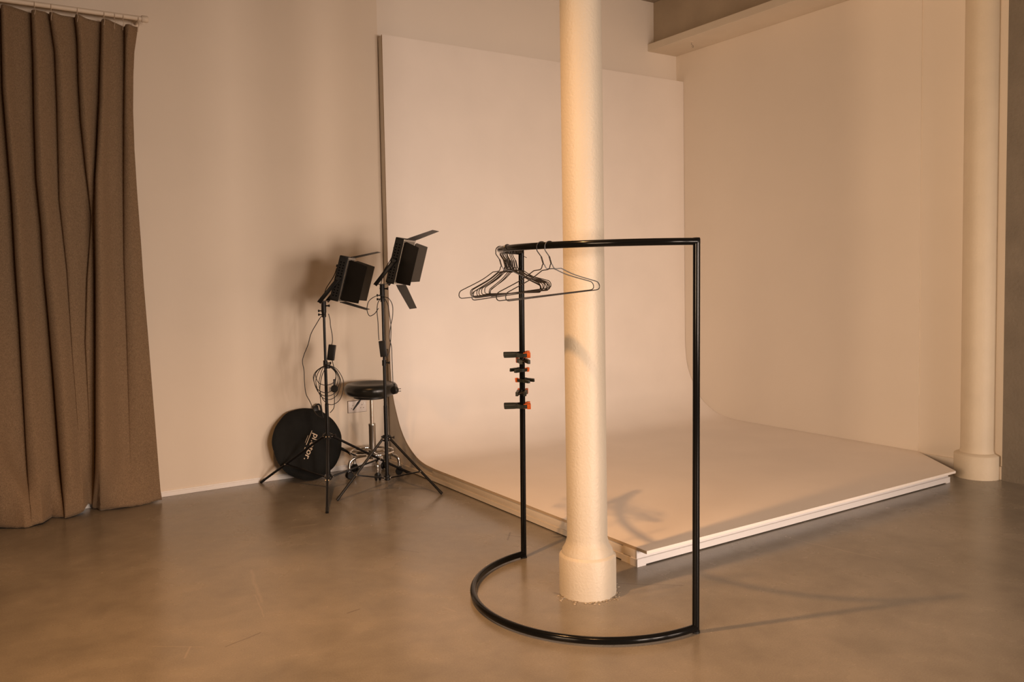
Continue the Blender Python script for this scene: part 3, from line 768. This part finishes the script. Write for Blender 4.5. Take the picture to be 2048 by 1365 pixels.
# each fold valley: path down the cloth, strength at top / middle / hem, half width
VAL = [
    (trace([(4, 20), (8, 178), (16, 277), (26, 396), (34, 540), (41, 643), (47, 766), (53, 889), (60, 1010)]), (1, .9, .35), .030, 1),
    (trace([(65, 24), (69, 119), (71, 237), (75, 356), (85, 455), (90, 540), (100, 643), (109, 745), (117, 848), (125, 950), (130, 1012)]), (.9, .8, 1), .034, 1),
    (trace([(101, 24), (112, 100), (116, 200), (118, 300), (120, 400), (135, 540), (145, 700), (160, 900), (168, 1010)]), (.8, .35, 0), .04, -1),
    (trace([(153, 30), (158, 79), (160, 158), (164, 237), (174, 336), (186, 435), (176, 560), (172, 684), (180, 848), (184, 1000)]), (.9, .5, 0), .035, 1),
    (trace([(206, 32), (204, 119), (202, 198), (198, 277), (194, 356), (195, 540), (195, 725), (195, 889), (193, 1015)]), (.8, 1.15, 1.2), .027, -1),
    (trace([(253, 38), (253, 119), (251, 237), (250, 356), (250, 520), (256, 700), (262, 900)]), (.9, .3, 0), .035, -1),
]
EDGE = trace([(279, 47), (277, 62), (272, 95), (270, 150), (269, 220), (271, 300), (276, 380), (284, 480), (290, 570), (299, 680), (308, 800), (316, 900), (323, 985), (326, 1003)])
for k in range(6):                                            # folds beyond the left edge of the photo
    x0 = -2.56-.17*k
    VAL.append(([(0, x0-.02), (3, x0)], (.9, .8, .8), .035, 1))
# the fold that swings out to the right at the hem on the far left
SWEEP = trace([(-30, 700), (-4, 880), (14, 930), (36, 975), (62, 1015), (84, 1046)])
def on_floor(x, y):
    d = ray(x, y); return CAM + d*(-CAM.z/d.z)
HEM = sorted((p.x, p.y) for p in [on_floor(*q) for q in [(-60, 1066), (0, 1058), (50, 1058), (88, 1050), (104, 1037), (140, 1038), (170, 1031), (184, 1014), (198, 1012), (208, 1022), (240, 1020), (280, 1013), (326, 1003)]])
NX, NZ = 620, 150
XL = -3.5; ztop = 3.028
b = BM(); grid = []
rnd = random.Random(2)
for j in range(NZ+1):
    w = j/NZ; z = ztop*(1-w)
    row = []; xe = interp(EDGE, z)
    wt = z/ztop
    for i in range(NX+1):
        u = i/NX; x = XL+(xe-XL)*u
        D = .075+.045*(1-wt)**1.2
        h = .030+.018*(1-wt); xs_off = 0
        for tr, (s1, s2, s3), hw, sgn in VAL:
            xv = interp(tr, z)
            st_ = s1*max(0, 2*wt-1)+s2*(1-abs(2*wt-1))+s3*max(0, 1-2*wt)
            w_ = hw*(.62+1.15*(1-wt)); P_ = .048+.062*(1-wt); dd = x-xv
            if dd < 0: g = math.exp(-(dd/(.007+.006*(1-wt)))**2)*0+max(0, 1+dd/.012)**2*.0
            elif dd < w_: g = math.sin(dd/w_*PI/2)**.55
            else: g = math.exp(-((dd-w_)/(w_*1.25))**1.4)
            dip = math.exp(-(dd/.030)**2) if dd < 0 else 0
            h += st_*P_*g - st_*.030*dip
            if 0 <= dd: xs_off -= st_*P_*g*.42*math.exp(-dd/(w_*1.1))
        h += .006*math.sin(x*19+z*1.7+math.sin(z*1.3)*2)*(1.3-wt)+.002*math.sin(x*51-z*2.1)
        if z < .55:                                           # swung out hem on the left
            xs_ = interp(SWEEP, z); q = (x-xs_); g = math.exp(-(q/.11)**2) if q < 0 else math.exp(-(q/.035)**2)
            h += .075*g*(1-z/.55)**.7
        fl = max(0, 1-z/.16)                                  # cloth piles out where it meets the floor
        h += fl**1.5*(.028+.022*math.sin(x*17+1)+.012*math.sin(x*41))
        if x > xe-.05: h *= 1-.5*((x-xe+.05)/.05)*min(1, max(0, (z-2.2)/.6))
        y = 2.742-max(-.01, h)
        if z < .30 and x > HEM[0][0]:
            wz = (1-z/.30)**1.3; yh = HEM[-1][1]
            for (x0_, y0_), (x1_, y1_) in zip(HEM, HEM[1:]):
                if x0_ <= x <= x1_: yh = y0_+(y1_-y0_)*(x-x0_)/(x1_-x0_+1e-9)
            y = y*(1-wz)+min(yh, 2.742)*wz
        zz = z
        if j == 0 or z > 2.75:                                # scalloped heading between the hooks
            sag = .010*abs(math.sin((x+1.67)*PI/.17)); zz = z-sag*((z-2.75)/.235 if z > 2.75 else 0)
            zz -= max(0, (x-(xe-.16))/.16)*.012
        lift = 0
        if z < .12:
            xg = interp(VAL[4][0], z); lift = .034*math.exp(-((x-xg+.03)/.04)**2)+.006*(1+math.sin(x*29))
            zz = z+lift*(1-z/.12)
        zz = max(zz, .004+.003*math.sin(x*60)**2)
        row.append(b.verts.new((x+xs_off+2.3, y-2.66, zz)))
    grid.append(row)
for j in range(NZ):
    for i in range(NX): b.faces.new((grid[j][i], grid[j][i+1], grid[j+1][i+1], grid[j+1][i]))
cl = obj('cloth', b, M['curtain'], cur)
so_ = cl.modifiers.new('thick', 'SOLIDIFY'); so_.thickness = .004; so_.offset = 1
for px in (-8, 70, 103, 155, 208, 229, 246, 276):
    p = on_y(px, 40, RY); b = BM(); c = Vector((p.x+2.3, RY-2.66, RZ-.004))
    tube(b, [c+Vector((0, .0185*math.cos(a), .0185*math.sin(a))) for a in [2*PI*i/20 for i in range(20)]], .0016, 6, closed=True)
    tube(b, spline([c+Vector((0, 0, -.018)), c+Vector((.004, .002, -.03)), c+Vector((0, .006, -.05)), c+Vector((0, .02, -.07))], 3), .0015, 6)
    obj('curtain_ring', b, M['ring'], cur)

# ---------------------------------------------------------------- light
def area(name, loc, rot, sx, sy, power, col, spread=PI):
    l = bpy.data.lights.new(name, 'AREA'); l.shape = 'RECTANGLE'; l.size = sx; l.size_y = sy; l.energy = power; l.color = col; l.spread = spread
    o = bpy.data.objects.new(name, l); COL.objects.link(o); o.location = loc; o.rotation_euler = rot; return o
for i, w in enumerate(WINS):
    area('window_and_fill_light', ((w[0]+w[1])/2, -6.76, (w[2]+w[3])/2), (PI/2-math.radians(5), 0, math.radians((0, 0, 8)[i])), w[1]-w[0]-.04, w[3]-w[2]-.04, (23, 25, 30)[i], (1, .785, .645), math.radians((62, 62, 75)[i]))
area('window_and_fill_light', (-6.45, -3.0, 1.9), (PI/2, 0, -PI/2), 2.2, 1.8, 112, (1, .68, .43), math.radians(85))  # added fill light for the right wall and beam, no window behind it
def lamp(loc, aim, power, size, soft, blend=1):
    l = bpy.data.lights.new('ceiling_lamp', 'SPOT'); l.energy = power; l.color = (1, .50, .19); l.spot_size = math.radians(size); l.spot_blend = blend; l.shadow_soft_size = soft
    o = bpy.data.objects.new('ceiling_lamp', l); COL.objects.link(o); o.location = loc
    o.rotation_euler = (Vector(aim)-Vector(loc)).to_track_quat('-Z', 'Y').to_euler()
lamp((-1.99, -.153, 3.75), (-1.75, -.35, 0), 440, 110, .045)
lamp((-2.3, -2.1, 3.75), (-2.1, -1.6, 0), 330, 76, .16)
w = bpy.data.worlds.new('world'); sc.world = w; w.use_nodes = True
w.node_tree.nodes['Background'].inputs[0].default_value = (.9, .8, .7, 1); w.node_tree.nodes['Background'].inputs[1].default_value = .5

sc.view_settings.view_transform = 'Standard'; sc.view_settings.look = 'None'; sc.view_settings.gamma = 1
sc.view_settings.exposure = .03; sc.view_settings.use_curve_mapping = False
sc.cycles.use_denoising = True; sc.cycles.max_bounces = 10; sc.cycles.diffuse_bounces = 6
sc.cycles.sample_clamp_indirect = 6
